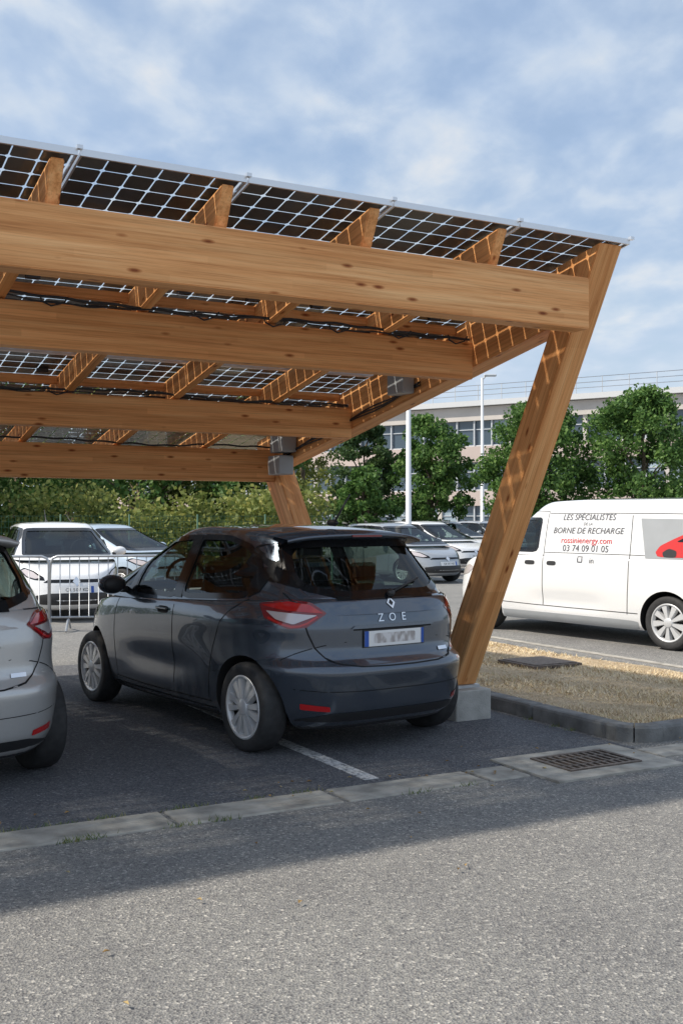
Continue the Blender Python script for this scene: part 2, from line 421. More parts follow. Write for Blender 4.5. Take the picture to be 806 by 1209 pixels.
def build_vehicle_meshes(S):
    M=72
    vt=S['v']; fxr=smooth_table(vt,S['xr'],.02); fxf=smooth_table(vt,S['xf'],.03); fb=smooth_table(vt,S['b'],.03)
    zt=smooth_table(S['ztx'],S['ztz'],.03); zb0=S['zb']
    wr,wf=S['wx']
    levels=[]
    vs=list(np.linspace(0,.97,34))
    ins=[(.985,.006),(.996,.020),(1.0,.045)]
    for v,i_ in [(v,0) for v in vs]+ins:
        X,Y=plancurve(fxr(v)+i_,fxf(v)-i_,fb(v)-i_,S['nr'],S['nf'],M)
        Z=zb0+(zt(X)-zb0)*v
        fl=0
        for wx in (wr,wf): fl=fl+np.exp(-((X-wx)/.42)**2)*np.exp(-((Z-.55)/.28)**2)
        Y=Y+S['flare']*fl*(Y/Y.max())**2
        Y=Y-.022*np.exp(-((Z-.50)/.12)**2)*np.exp(-((X-(wr+wf)/2)/.62)**4)*(Y/Y.max())**4
        Y=Y+S.get('shoulder',0)*np.exp(-((Z-.88)/.07)**2)*(Y/Y.max())**3*np.exp(-((X-.5)/.8)**2)
        levels.append((X,Y,Z))
    verts,faces=loft(levels,M,12,lambda x: S['dome'])
    body=mesh_obj('body',verts,faces,[P_blue,M_arch,M_int]); recalc(body.data)
    for pl in body.data.polygons:
        c=pl.center
        if pl.normal.z>.75 and c.z>.8 and S['cab'][0]<c.x<S['cab'][1]: pl.material_index=2
    bmc=bmesh.new()
    for wx in (wr,wf):
        for sg in (1,-1):
            bmesh.ops.create_cone(bmc,cap_ends=True,segments=64,radius1=S['ar'],radius2=S['ar'],depth=.8,matrix=Matrix.Translation((wx,sg*(S['hw']-.30+.4),S['r']+.005))@Matrix.Rotation(R(90),4,'X'))
    for f in bmc.faces: f.material_index=1
    bmesh.ops.recalc_face_normals(bmc,faces=bmc.faces[:])
    cut=bm_obj('cut',bmc,[M_arch,M_arch])
    me=boolean(body,[cut])
    G=S['g']; gl=[]
    zr=smooth_table(G['zx'],G['zz'],.03)
    def lev(v,inset,zf):
        xr=np.interp(v,G['v'],G['xr'])+inset; xf=np.interp(v,G['v'],G['xf'])-inset; b=np.interp(v,G['v'],G['b'])-inset
        X,Y=plancurve(xr,xf,b,G['nr'],G['nf'],M)
        return X,Y,G['z0']+(zr(X)-G['z0'])*zf
    for v in [0,.1,.2,.3,.4,.5,.6,.7,.8,.86,.9]: gl.append(lev(v,0,v))
    for th in (20,40,60,78,90):
        t=R(th); gl.append(lev(.9+.1*math.sin(t),G['er']*(1-math.cos(t)),.9+.1*math.sin(t)))
    gvts,gfs=loft(gl,M,14,lambda x:G['dome'])
    go=mesh_obj('cabin',gvts,gfs,[P_blue,M_int],smooth=True); recalc(go.data)
    bmj=bmesh.new(); bmj.from_mesh(me); bmj.from_mesh(go.data)
    bvh=BVHTree.FromBMesh(bmj)
    il=[lev(0,.045,-.12)]+[lev(v,.045,v) for v in (.1,.3,.5,.7,.84)]+[lev(.92,.09,.93)]
    iv,if_=loft(il,M,14,lambda x:.01)
    io=mesh_obj('cut',iv,if_,[M_int,M_int],midx=[1]*len(if_)); recalc(io.data)
    cs=[io]
    if S['side']: cs.append(prism(S['side'],lambda x,z,t:(x,t,z),-2,2))
    if S['rear']: cs.append(prism(S['rear'],lambda y,z,t:(t,y,z),-1,S['rx']))
    if S['front']: cs.append(prism(S['front'],lambda y,z,t:(t,y,z),S['fx'],6))
    gm=boolean(go,cs)
    proj=Projector(bvh,S['L']); proj.cw=S['hw']-.10
    D={'v':[],'f':[],'m':[]}
    S['details'](D,proj)
    dm=bpy.data.meshes.new('details'); dm.from_pydata([tuple(v) for v in D['v']],[],D['f'])
    for m in DM: dm.materials.append(m)
    dm.polygons.foreach_set('material_index',D['m']); dm.polygons.foreach_set('use_smooth',[True]*len(dm.polygons)); dm.update()
    bmj.free()
    extra=bmesh.new(); S['extra'](extra,proj)
    bmesh.ops.recalc_face_normals(extra,faces=extra.faces[:])
    em=bpy.data.meshes.new('fittings'); extra.to_mesh(em); extra.free()
    for m in DM: em.materials.append(m)
    return dict(body=me,cabin=gm,details=dm,fit=em,wheel=wheel_mesh(S['r'],S['tw'],S.get('ws','spoke')),S=S)
DM=[M_glass,M_gloss,M_red,M_redd,M_clear,M_chrome,M_plate,M_pblue,M_ptxt,M_seam,M_black,M_txtgrey,M_txtred,P_blue,M_grey,M_int]
GL,GB,RD,RDD,CL,CH_,PL,PB,PT,SM,BK,TG,TR,PP,GY,IN=range(16)
def place_vehicle(name,V,org,heading,paint,scale=(1,1,1)):
    th=math.atan2(heading[1],heading[0])
    e=empty(name,Matrix.Translation((org[0],org[1],0))@Matrix.Rotation(th,4,'Z')@Matrix.Diagonal((*scale,1)))
    for k,n in (('body','body_shell'),('cabin','cabin'),('details','glass_lights_and_trim'),('fit','mirrors_and_fittings')):
        o=bpy.data.objects.new(n,V[k]); link(o,e)
        for i,sl in enumerate(o.material_slots):
            if sl.material==P_blue: sl.link='OBJECT'; sl.material=paint
    S=V['S']
    for wx in S['wx']:
        for sg in (1,-1):
            o=bpy.data.objects.new('wheel',V['wheel']); link(o,e)
            o.matrix_local=Matrix.Translation((wx,sg*(S['hw']-.018-S['tw']/2),S['r']))@Matrix.Rotation(0 if sg>0 else math.pi,4,'Z')@Matrix.Rotation(random.random()*3,4,'Y')
    return e
W_F1=[(2.46,1.03),(2.46,1.27),(2.14,1.44),(1.75,1.47),(1.75,1.02)]
W_F2=[(2.82,1.035),(2.55,1.225),(2.55,1.035)]
W_R=[(1.64,1.025),(1.64,1.47),(1.22,1.465),(.93,1.41),(.72,1.27),(.76,1.07)]
W_B=[(-.40,1.09),(.40,1.09),(.58,1.14),(.60,1.24),(.54,1.43),(-.54,1.43),(-.60,1.24),(-.58,1.14)]
W_W=[(-.70,1.02),(.70,1.02),(.62,1.27),(.55,1.44),(-.55,1.44),(-.62,1.27)]
def zoe_details(D,p):
    for s_,md in ((1,'L'),(-1,'R')):
        for wp in (W_F1,W_F2,W_R): window(D,p,md,wp,w=.04)
        add_patch(D,p,md,[(1.64,1.01),(1.64,1.485),(1.75,1.485),(1.75,1.01)],.0055,GB,rnd=0)
        add_patch(D,p,md,[(2.46,1.02),(2.46,1.27),(2.55,1.225),(2.55,1.02)],.0055,GB,rnd=0)
        add_patch(D,p,md,[(.745,1.055),(.71,1.27),(.60,1.20),(.64,1.10)],.0055,GB,cut=.1)
        add_strip(D,p,md,[(1.70,1.0),(1.70,.62),(1.70,.30)],.008,.0015,SM)
        add_strip(D,p,md,[(2.74,.98),(2.80,.8),(2.78,.55),(2.74,.30)],.008,.0015,SM)
        add_strip(D,p,md,[(.72,1.05),(.94,.93),(1.05,.74),(1.12,.5),(1.15,.30)],.008,.0015,SM)
        add_strip(D,p,md,[(1.12,.295),(2.0,.285),(2.78,.295)],.010,.0015,SM)
        add_patch(D,p,md,[(1.08,.20),(1.08,.25),(2.86,.25),(2.86,.20)],.004,BK,rnd=0)
        add_patch(D,p,md,[(1.78,.88),(1.78,.935),(1.96,.935),(1.96,.88)],.002,SM,cut=.3)
        add_strip(D,p,md,[(.06,.80),(.25,.72),(.36,.66)],.006,.0015,SM)
        k='bL' if s_>0 else 'bR'
        add_patch(D,p,k,[(-.15,.975),(-.04,1.045),(.12,1.062),(.34,1.03),(.29,.935),(.11,.868),(-.02,.88)],.003,RDD,step=.03,cut=.1)
        add_patch(D,p,k,[(-.13,.973),(-.03,1.03),(.12,1.048),(.32,1.02),(.14,.99),(-.02,.98)],.006,RD,step=.03,cut=.1)
        add_patch(D,p,k,[(-.09,.962),(.02,.968),(.17,.978),(.28,.985),(.20,.93),(.07,.90)],.006,CL,step=.03,cut=.1)
        add_strip(D,p,k,[(-.09,.953),(.0,.892),(.11,.882),(.26,.94)],.014,.007,RD)
        add_patch(D,p,k,[(-.18,.325),(-.18,.36),(.02,.38),(.02,.34)],.004,RD,cut=.1)
        k='fL' if s_>0 else 'fR'
        add_patch(D,p,k,[(-.42,.80),(-.30,.845),(-.05,.80),(.16,.71),(.20,.655),(.02,.66),(-.20,.70)],.004,GB,step=.03,cut=.1)
        add_patch(D,p,k,[(-.36,.80),(-.26,.825),(-.05,.78),(.12,.70),(.02,.68),(-.18,.715)],.006,CL,step=.03,cut=.1)
    window(D,p,'B',W_B,w=.05)
    for sg in (1,-1):
        add_patch(D,p,'B',[(sg*.60,1.13),(sg*.75,1.20),(sg*.70,1.29),(sg*.63,1.42),(sg*.55,1.44),(sg*.61,1.24)],.005,GB,cut=.1)
    add_patch(D,p,'B',[(-.42,1.055),(.42,1.055),(.42,1.08),(-.42,1.08)],.004,GB,rnd=0)
    add_strip(D,p,'B',[(-.68,1.10),(-.65,.88),(-.58,.70),(-.45,.625),(0,.61),(.45,.625),(.58,.70),(.65,.88),(.68,1.10)],.009,.0015,SM)
    add_patch(D,p,'B',[(-.36,.865),(.36,.865),(.33,.885),(-.33,.885)],.010,PP,cut=.05)
    add_patch(D,p,'B',[(-.34,.853),(.34,.853),(.34,.863),(-.34,.863)],.003,SM,rnd=0)
    add_patch(D,p,'B',[(-.268,.732),(.268,.732),(.268,.852),(-.268,.852)],.008,BK,rnd=0)
    add_patch(D,p,'B',[(-.26,.74),(.26,.74),(.26,.845),(-.26,.845)],.011,PL,rnd=0)
    for a,b in ((.225,.26),(-.26,-.235)):
        add_patch(D,p,'B',[(a,.74),(b,.74),(b,.845),(a,.845)],.013,PB,rnd=0)
    add_patch(D,p,'B',[(-.18,.76),(.18,.76),(.18,.828),(-.18,.828)],.013,PT,cut=.1)
    for cx,ch in ((.11,'Z'),(.01,'O'),(-.09,'E')):
        add_text(D,p,'B',ch,cx,.905,.078,.006,CH_,flip=-1)
    add_patch(D,p,'B',[(0,.985),(.036,1.025),(0,1.068),(-.036,1.025)],.006,CH_,rnd=0,step=.02)
    add_patch(D,p,'B',[(0,1.005),(.018,1.025),(0,1.048),(-.018,1.025)],.008,GB,rnd=0,step=.02)
    add_patch(D,p,'B',[(-.50,.675),(-.40,.675),(-.40,.70),(-.50,.70)],.006,CH_,rnd=0)
    add_patch(D,p,'B',[(-.72,.20),(.72,.20),(.68,.27),(.50,.315),(-.50,.315),(-.68,.27)],.004,BK)
    add_strip(D,p,'B',[(-.80,.48),(-.5,.455),(.5,.455),(.80,.48)],.005,.0015,SM)
    window(D,p,'F',W_W,w=.05)
    add_patch(D,p,'F',[(-.55,.28),(.55,.28),(.60,.42),(.40,.46),(-.40,.46),(-.60,.42)],.004,BK)
    add_patch(D,p,'F',[(-.5,.62),(.5,.62),(.42,.67),(-.42,.67)],.004,GB)
    add_patch(D,p,'F',[(0,.56),(.06,.635),(0,.71),(-.06,.635)],.012,CH_,rnd=0,step=.02)
    add_patch(D,p,'F',[(-.26,.46),(.26,.46),(.26,.56),(-.26,.56)],.012,PL,rnd=0)
    add_patch(D,p,'F',[(.215,.46),(.26,.46),(.26,.56),(.215,.56)],.014,PB,rnd=0)
    for i,x in enumerate((-.17,-.12,-.05,.0,.05,.12,.17)):
        add_text(D,p,'F','CR507KD'[i],x*.9,.485,.07,.016,BK)
def ellipsoid(bm,c,r,mi,rot=None,u=20,v=12):
    m=Matrix.Translation(c)
    if rot is not None: m=m@rot
    q=bmesh.ops.create_uvsphere(bm,u_segments=u,v_segments=v,radius=1,matrix=m@Matrix.Diagonal((*r,1)))
    for vv in q['verts']:
        for f in vv.link_faces: f.material_index=mi; f.smooth=True
def zoe_extra(bm,p):
    for sg in (1,-1):
        ellipsoid(bm,(2.60,sg*.965,1.07),(.08,.12,.08),PP)
        ellipsoid(bm,(2.545,sg*.97,1.07),(.04,.10,.062),BK)
        bm_tube(bm,[(2.64,sg*.80,1.02),(2.62,sg*.90,1.03)],.028,8,BK)
        q=p.pos('L' if sg>0 else 'R',1.87,.915,.012)
        bm_box(bm,q,(.19,.022,.024),mi=PP,bev=.008)
        bm_box(bm,(1.72,sg*.36,1.10),(.13,.46,.36),rot=Matrix.Rotation(R(-12),4,'Y'),mi=IN,bev=.05)
        bm_box(bm,(1.65,sg*.36,1.36),(.08,.25,.17),mi=IN,bev=.035)
        bm_box(bm,(.98,sg*.40,1.20),(.07,.24,.14),mi=IN,bev=.03)
    bm_box(bm,(1.0,0,1.06),(.14,1.2,.16),mi=IN,bev=.04)
    bm_tube(bm,[(2.45+.02*math.sin(a),.36+.18*math.cos(a),1.10+.17*math.sin(a)) for a in np.linspace(0,6.28,20)],.014,6,IN)
    n=18
    top=[];und=[];bk=[];btm=[]
    for i in range(n+1):
        t=-1+2*i/n; y=.60*t
        xb=.39+.12*abs(t)**2.4; z=1.505-.022*t*t-.02*abs(t)**6
        top.append(bm.verts.new((.76,y,z+.030))); bk.append(bm.verts.new((xb,y,z-.002)))
        btm.append(bm.verts.new((xb+.012,y*.99,z-.028))); und.append(bm.verts.new((.70,y*.97,z-.045)))
    for i in range(n):
        for A,B in ((top,bk),(bk,btm),(btm,und)):
            f=bm.faces.new((A[i],A[i+1],B[i+1],B[i])); f.material_index=PP; f.smooth=True
    bm_box(bm,(.395,0,1.487),(.012,.26,.014),mi=RDD)
    a=p.pos('B',-.02,1.08,.02); b=p.pos('B',-.34,1.17,.018)
    bm_tube(bm,[a,b],.009,6,BK); ellipsoid(bm,a,(.03,.03,.025),BK)
    bm_tube(bm,[(.80,0,1.56),(.78,0,1.60),(.60,0,1.79)],[.018,.009,.006],8,BK); ellipsoid(bm,(.82,0,1.58),(.07,.025,.025),BK)
ZOE=dict(L=4.08,hw=.888,wx=(.68,3.27),r=.31,tw=.195,ar=.352,zb=.19,nr=4.1,nf=3.0,flare=.028,dome=.02,shoulder=.018,cab=(.22,3.30),
  v=[0,.05,.15,.32,.44,.49,.53,.60,.78,.9,1.0],
  xr=[.17,.10,.04,.005,-.015,-.005,.065,.09,.09,.11,.155],
  xf=[3.90,3.98,4.04,4.08,4.08,4.07,4.06,4.05,4.02,3.98,3.93],
  b=[.79,.838,.863,.875,.878,.879,.88,.88,.877,.868,.845],
  ztx=[-.3,.2,.5,1.0,2.0,2.9,3.4,3.8,4.1],ztz=[1.08,1.075,1.06,1.03,.99,.96,.90,.80,.66],
  g=dict(v=[0,.25,1],xr=[.09,.165,.56],xf=[3.46,3.14,2.10],b=[.842,.80,.60],nr=3.7,nf=6.0,z0=.96,zx=[.0,.5,1.0,1.7,2.2,2.6,4],zz=[1.45,1.495,1.535,1.55,1.525,1.49,1.49],er=.07,dome=.022),
  side=[W_F1,W_F2,W_R],rear=[W_B],rx=.78,front=[W_W],fx=2.02,
  details=zoe_details,extra=zoe_extra)
V_zoe=build_vehicle_meshes(ZOE)
u1=Vector((.878,.4785,0)); u1.normalize(); u2=Vector((-u1.y,u1.x,0))
P0=Vector((1.728,7.244,0))
def W(s,u,z=0): return P0+u1*u+u2*s+Vector((0,0,z))
hd=Vector((-math.sin(R(36)),math.cos(R(36)),0))
place_vehicle('parked_car',V_zoe,(.415,7.435),hd,P_blue)
place_vehicle('parked_car',V_zoe,(-2.20,6.03),hd,P_silver)
# ---- van
V_D1=[(3.82,1.17),(3.82,1.34),(3.62,1.56),(3.42,1.62),(3.08,1.62),(3.08,1.17)]
V_D2=[(4.06,1.165),(3.89,1.31),(3.89,1.165)]
V_W=[(-.74,1.14),(.74,1.14),(.66,1.5),(.60,1.72),(-.60,1.72),(-.66,1.5)]
def van_details(D,p):
    for md in ('L','R'):
        window(D,p,md,V_D1,w=.035); window(D,p,md,V_D2,w=.03)
        add_strip(D,p,md,[(2.96,1.72),(2.95,1.0),(2.96,.42)],.010,.002,SM)
        add_strip(D,p,md,[(4.10,1.10),(4.12,.9),(3.95,.72)],.010,.002,SM)
        add_strip(D,p,md,[(2.96,1.72),(3.35,1.73),(3.68,1.66),(4.12,1.18)],.008,.002,SM)
        add_strip(D,p,md,[(1.55,1.66),(1.53,1.0),(1.56,.40)],.010,.002,SM)
        add_strip(D,p,md,[(.10,1.66),(1.55,1.69),(2.94,1.69)],.008,.002,SM)
        add_strip(D,p,md,[(.35,1.14),(1.5,1.155),(2.94,1.155)],.008,.002,SM,smooth=0)
        add_strip(D,p,md,[(1.40,.42),(2.9,.42),(3.9,.44)],.010,.002,SM)
        add_patch(D,p,md,[(1.40,.21),(1.40,.33),(3.80,.33),(3.80,.21)],.006,GY)
        add_patch(D,p,md,[(3.10,.98),(3.10,1.04),(3.28,1.04),(3.28,.98)],.004,BK,cut=.3)
        add_patch(D,p,md,[(2.72,.98),(2.72,1.04),(2.88,1.04),(2.88,.98)],.004,BK,cut=.3)
        fl=1 if md=='R' else -1
        for tx,z,sz,mi,sh in (('LES SPÉCIALISTES',1.60,.115,TG,.2),('DE LA',1.53,.055,TG,.2),('BORNE DE RECHARGE',1.42,.115,TG,.2),('rossinienergy.com',1.29,.115,TR,0),('03 74 09 01 05',1.18,.125,TG,0)):
            add_text(D,p,md,tx,2.25,z,sz,.006,mi,flip=fl,shear=sh)
        add_text(D,p,md,'in',2.12,1.03,.11,.006,TG,flip=fl)
        add_strip(D,p,md,[(2.28,1.04),(2.35,1.04),(2.35,1.11),(2.28,1.11)],.014,.006,TG,smooth=0,closed=True,step=.02)
        add_patch(D,p,md,[(.10,1.12),(1.30,1.12),(1.42,1.62),(.10,1.60)],.004,GY,rnd=0)
        add_patch(D,p,md,[(.2,1.14),(1.12,1.14),(1.16,1.20),(1.10,1.28),(.93,1.36),(.72,1.45),(.2,1.46)],.007,TR,cut=.2)
        add_patch(D,p,md,[(.45,1.33),(.88,1.33),(.70,1.42),(.45,1.42)],.009,GB)
        add_patch(D,p,md,[(.86,1.14),(.86,1.22),(.97,1.25),(1.06,1.20),(1.04,1.14)],.009,BK,cut=.25)
    for k in ('fL','fR'):
        add_patch(D,p,k,[(-.34,.90),(-.20,.94),(.05,.88),(.16,.80),(.02,.76),(-.2,.80)],.005,CL)
    for k in ('bL','bR'):
        add_patch(D,p,k,[(-.04,.75),(-.04,1.3),(.10,1.3),(.10,.75)],.005,RD)
    window(D,p,'F',V_W,w=.05)
    add_patch(D,p,'F',[(-.6,.3),(.6,.3),(.66,.5),(.5,.62),(-.5,.62),(-.66,.5)],.005,BK)
    for sg in (1,-1): add_patch(D,p,'B',[(sg*.68,1.2),(sg*.05,1.2),(sg*.05,1.6),(sg*.64,1.6)],.005,GB)
    add_strip(D,p,'B',[(0,1.75),(0,.4)],.01,.002,SM)
def van_extra(bm,p):
    for sg in (1,-1):
        bm_box(bm,(3.80,sg*1.06,1.22),(.13,.17,.24),mi=BK,bev=.03)
        bm_tube(bm,[(3.86,sg*.90,1.16),(3.82,sg*1.0,1.18)],.03,8,BK)
        bm_box(bm,(2.95,sg*.42,1.25),(.14,.48,.5),mi=IN,bev=.05); bm_box(bm,(2.92,sg*.42,1.58),(.09,.26,.17),mi=IN,bev=.03)
VAN=dict(L=4.95,hw=.95,wx=(.98,4.12),r=.335,tw=.215,ar=.385,zb=.21,nr=7,nf=4.6,flare=.015,dome=.03,ws='plain',cab=(.1,4.2),
  v=[0,.05,.15,.35,.5,.7,.85,1.0],
  xr=[.12,.06,.02,0,.0,.03,.04,.05],
  xf=[4.80,4.86,4.92,4.95,4.95,4.93,4.90,4.84],
  b=[.88,.92,.94,.95,.955,.955,.95,.935],
  ztx=[-.3,2,3.9,4.2,4.45,4.7,4.95],ztz=[1.12,1.12,1.12,1.09,1.04,.96,.84],
  g=dict(v=[0,1],xr=[.055,.10],xf=[4.45,3.25],b=[.935,.80],nr=8,nf=5,z0=1.06,zx=[0,1,2.5,3.3,3.6,5],zz=[1.83,1.86,1.87,1.85,1.82,1.8],er=.07,dome=.03),
  side=[V_D1,V_D2],rear=None,rx=0,front=[V_W],fx=3.1,
  details=van_details,extra=van_extra)
V_van=build_vehicle_meshes(VAN)
tv_=R(35); f_=Vector((-math.sin(tv_),math.cos(tv_),0)); l_=Vector((-math.cos(tv_),-math.sin(tv_),0))
org=Vector((3.99,13.3,0))-f_*.98*1.06-l_*.93
place_vehicle('delivery_van',V_van,(org.x,org.y),f_,P_white,(1.06,1,1))
def T(px,Y): return Vector(((px-403)/F*Y,Y,0))
fc=Vector((.40,-.917,0))
q=T(92,16.9)-fc*4.08; place_vehicle('parked_car',V_zoe,(q.x,q.y),fc,P_white)
q=T(205,22.5)-Vector((.8,-.6,0))*4.08; place_vehicle('parked_car',V_zoe,(q.x,q.y),Vector((.80,-.60,0)),P_pale,(1.05,1,.97))
q=T(522,27.5)-Vector((.6,-.8,0))*4.0; place_vehicle('parked_car',V_zoe,(q.x,q.y),Vector((.6,-.8,0)),P_grey,(1.05,1.02,.98))
for px,Y,pt,h in ((556,33,P_white,(.6,-.8)),(505,38,P_dark,(.6,-.8)),(568,40,P_white,(.6,-.8)),(470,44,P_white,(.6,-.8)),(610,46,P_grey,(.6,-.8)),(430,40,P_silver,(.6,-.8)),(530,47,P_silver,(.6,-.8)),(500,53,P_white,(.6,-.8)),(650,52,P_silver,(.6,-.8)),(690,50,P_dark,(.6,-.8))):
    h=Vector((*h,0)); q=T(px,Y)-h*4.0; place_vehicle('parked_car',V_zoe,(q.x,q.y),h,pt,(1.05,1.02,1.0))
# ------------------------------------------------------------ ground
def quad_sheet(name,pts,mat,z=None,parent=None):
    return mesh_obj(name,pts,[tuple(range(len(pts)))],mat,parent)
quad_sheet('ground',[(-600,-100,0),(600,-100,0),(600,900,0),(-600,900,0)],M_asph)
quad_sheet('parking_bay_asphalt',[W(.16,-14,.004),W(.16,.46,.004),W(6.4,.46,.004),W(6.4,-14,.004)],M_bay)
MW=Matrix(((u1.x,u2.x,0,P0.x),(u1.y,u2.y,0,P0.y),(0,0,1,0),(0,0,0,1)))   # local x=u, y=s
def lobj(name,lst,mats,bev=0):
    return boxes(name,lst,mats,None,MW,bev)
sl=[]
u=-14
while u<-.72:
    L=.98
    if u+L>-.70: L=-.70-u
    sl.append(((u+L/2,.0,-.045+random.uniform(-.002,.002)),(L-.012,.30,.11))); u+=1.0
u=.42
while u<9:
    sl.append(((u+.5,-.02,-.045),(.985,.26,.11))); u+=1.0
lobj('gutter_strip',sl,[M_gutter],.008)
lobj('parking_bay_line',[((-1.62,2.7,.0055),(.10,4.9,.005)),((-4.4,2.7,.0055),(.10,4.9,.005))],[M_mark])
dr=empty('drain_grate',MW)
boxes('surround',[((-.15,-.30,.006),(1.05,.16,.02)),((-.15,.26,.006),(1.05,.12,.02)),((-.56,-.01,.006),(.23,.42,.02)),((.27,-.01,.006),(.21,.42,.02))],[M_gutter],dr,bev=.004)
boxes('pit_shade_sheet',[((-.14,-.01,.003),(.61,.42,.004))],[M_drainshade],dr)  # flat dark sheet, painted shade in place of real depth under the bars
bars=[((-.14,-.20,.016),(.60,.03,.014)),((-.14,.18,.016),(.60,.03,.014)),((-.43,-.01,.016),(.03,.36,.014)),((.15,-.01,.016),(.03,.36,.014))]
for i in range(9): bars.append(((-.37+i*.058,-.01,.015),(.022,.352,.012)))
for j in (-.09,.07): bars.append(((-.14,j,.0135),(.55,.022,.010)))
boxes('grating',bars,[M_iron],dr)
isl=empty('traffic_island',MW)
ks=[]
s=.40
while s<18:
    ks.append(((.60,s+.5,.0),(.15,.985,.24+random.uniform(-.006,.006)))); s+=1.0
u=.78
while u<3.0:
    ks.append(((u+.5,.32,.0),(.985,.15,.24))); u+=1.0
s=.40
while s<18:
    ks.append(((3.1,s+.5,-.02),(.13,.985,.24))); s+=1.0
boxes('kerb_stones',ks,[M_kerb],isl,bev=.025)
bm=bmesh.new()
cx,cy=.80,.52
for a0 in (180,225):
    vs=[]
    for a in np.linspace(a0+1,a0+44,7):
        for r,z in ((.285,-.1),(.285,.10),(.265,.118),(.155,.118),(.135,-.1)):
            vs.append(bm.verts.new((cx+r*math.cos(R(a)),cy+r*math.sin(R(a)),z)))
    for i in range(6):
        for j in range(4): bm.faces.new((vs[i*5+j],vs[i*5+j+1],vs[(i+1)*5+j+1],vs[(i+1)*5+j]))
bmesh.ops.recalc_face_normals(bm,faces=bm.faces[:])
bm_obj('corner_kerb',bm,[M_kerb],isl)
m,nt,b=newmat('dry_grass_soil'); tc=N(nt,'ShaderNodeTexCoord')
n=noise(nt,tc.outputs['Object'],2.2,8,.7); r=ramp(nt,[(.3,(.40,.31,.19)),(.5,(.56,.44,.29)),(.7,(.68,.56,.38))]); nt.links.new(n,r.inputs['Fac'])
n2=noise(nt,tc.outputs['Object'],60,4,.7); r2=ramp(nt,[(.3,(.6,.55,.5)),(.6,(1.1,1.1,1.1))]); nt.links.new(n2,r2.inputs['Fac'])
nt.links.new(mixc(nt,1,r.outputs['Color'],r2.outputs['Color'],'MULTIPLY'),b.inputs['Base Color']); b.inputs['Roughness'].default_value=.95
bp=N(nt,'ShaderNodeBump'); bp.inputs['Strength'].default_value=.8; bp.inputs['Distance'].default_value=.03; nt.links.new(n2,bp.inputs['Height']); nt.links.new(bp.outputs['Normal'],b.inputs['Normal'])
M_soil=m
vs=[];fs=[]; nx,ny=24,120
for j in range(ny+1):
    for i in range(nx+1):
        uu=.66+(3.05-.66)*i/nx; ss=.38+(18-.38)*j/ny
        vs.append((uu,ss,.098+.012*math.sin(uu*5+ss*2)+random.uniform(-.004,.004)))
for j in range(ny):
    for i in range(nx): a=j*(nx+1)+i; fs.append((a,a+1,a+nx+2,a+nx+1))
mesh_obj('soil',vs,fs,M_soil,isl,True)
def grassmat(name,stops):
    m,nt,b=newmat(name); g=N(nt,'ShaderNodeNewGeometry'); r=ramp(nt,stops); nt.links.new(g.outputs['Random Per Island'],r.inputs['Fac'])
    nt.links.new(r.outputs['Color'],b.inputs['Base Color']); b.inputs['Roughness'].default_value=.8; b.inputs['Specular IOR Level'].default_value=.2
    return m
M_dry=grassmat('dry_grass',[(0,(.50,.38,.21)),(.4,(.70,.56,.35)),(.95,(.80,.68,.47)),(1,(.25,.26,.10))])
vs=[];fs=[]
for i in range(26000):
    uu=random.uniform(.68,3.02); ss=.42+ (random.random()**1.6)*12
    h=random.uniform(.005,.025); a=random.random()*6.28; w=.0035+ss*.0006; lean=random.uniform(.8,3.5)*h; z=.106
    dx,dy=math.cos(a),math.sin(a); b0=len(vs)
    vs+=[(uu-dy*w,ss+dx*w,z-.01),(uu+dy*w,ss-dx*w,z-.01),(uu+dx*lean,ss+dy*lean,z+h)]; fs.append((b0,b0+1,b0+2))
mesh_obj('grass',vs,fs,M_dry,isl)
uc=T(636,11.35); rel=uc-P0; cu_,cs_=rel.dot(u1),rel.dot(u2)
uo=empty('utility_cover',MW@Matrix.Translation((cu_,cs_,0)))
boxes('cover',[((0,0,.108),(.62,.62,.035)),((0,0,.128),(.55,.55,.012))],[M_iron],uo,bev=.004)
M_weed=grassmat('weeds',[(0,(.07,.12,.03)),(.6,(.16,.20,.07)),(1,(.34,.30,.14))])
vs=[];fs=[]
for k in range(46):
    if random.random()<.6: cu2=random.uniform(-6,-.8); cs2=random.choice([.155,-.155])
    else: cu2=.50+random.uniform(-.02,.02); cs2=random.uniform(.6,5)
    for i in range(random.randint(8,30)):
        uu=cu2+random.gauss(0,.05); ss=cs2+random.gauss(0,.010); h=random.uniform(.006,.03); a=random.random()*6.28; w=.003; b0=len(vs)
        vs+=[(uu-w,ss,0),(uu+w,ss,0),(uu+math.cos(a)*h,ss+math.sin(a)*h,h+.01)]; fs.append((b0,b0+1,b0+2))
mesh_obj('weeds',vs,fs,M_weed,None,matrix=MW)
M_lit=grassmat('dead_leaves',[(0,(.20,.11,.04)),(.6,(.38,.25,.10)),(1,(.45,.38,.2))])
vs=[];fs=[]
for k in range(110):
    if random.random()<.6: uu=random.uniform(-7,3); ss=random.gauss(.2,.12)
    else: uu=random.uniform(-7,3); ss=random.uniform(-2.5,3)
    a=random.random()*6.28; r=random.uniform(.008,.02); z=.018; b0=len(vs)
    for q_,rr,zz in ((0,1.2,0),(1.57,.6,.006),(3.14,1,0),(4.71,.6,.008)): vs.append((uu+math.cos(a+q_)*r*rr,ss+math.sin(a+q_)*r*rr,z+zz))
    fs.append((b0,b0+1,b0+2,b0+3))
mesh_obj('leaf_litter',vs,fs,M_lit,None,matrix=MW)
lobj('road_edge_line',[((3.9,7,.005),(.12,16,.005)),((3.42,7,.005),(.30,24,.004))],[M_gutter])
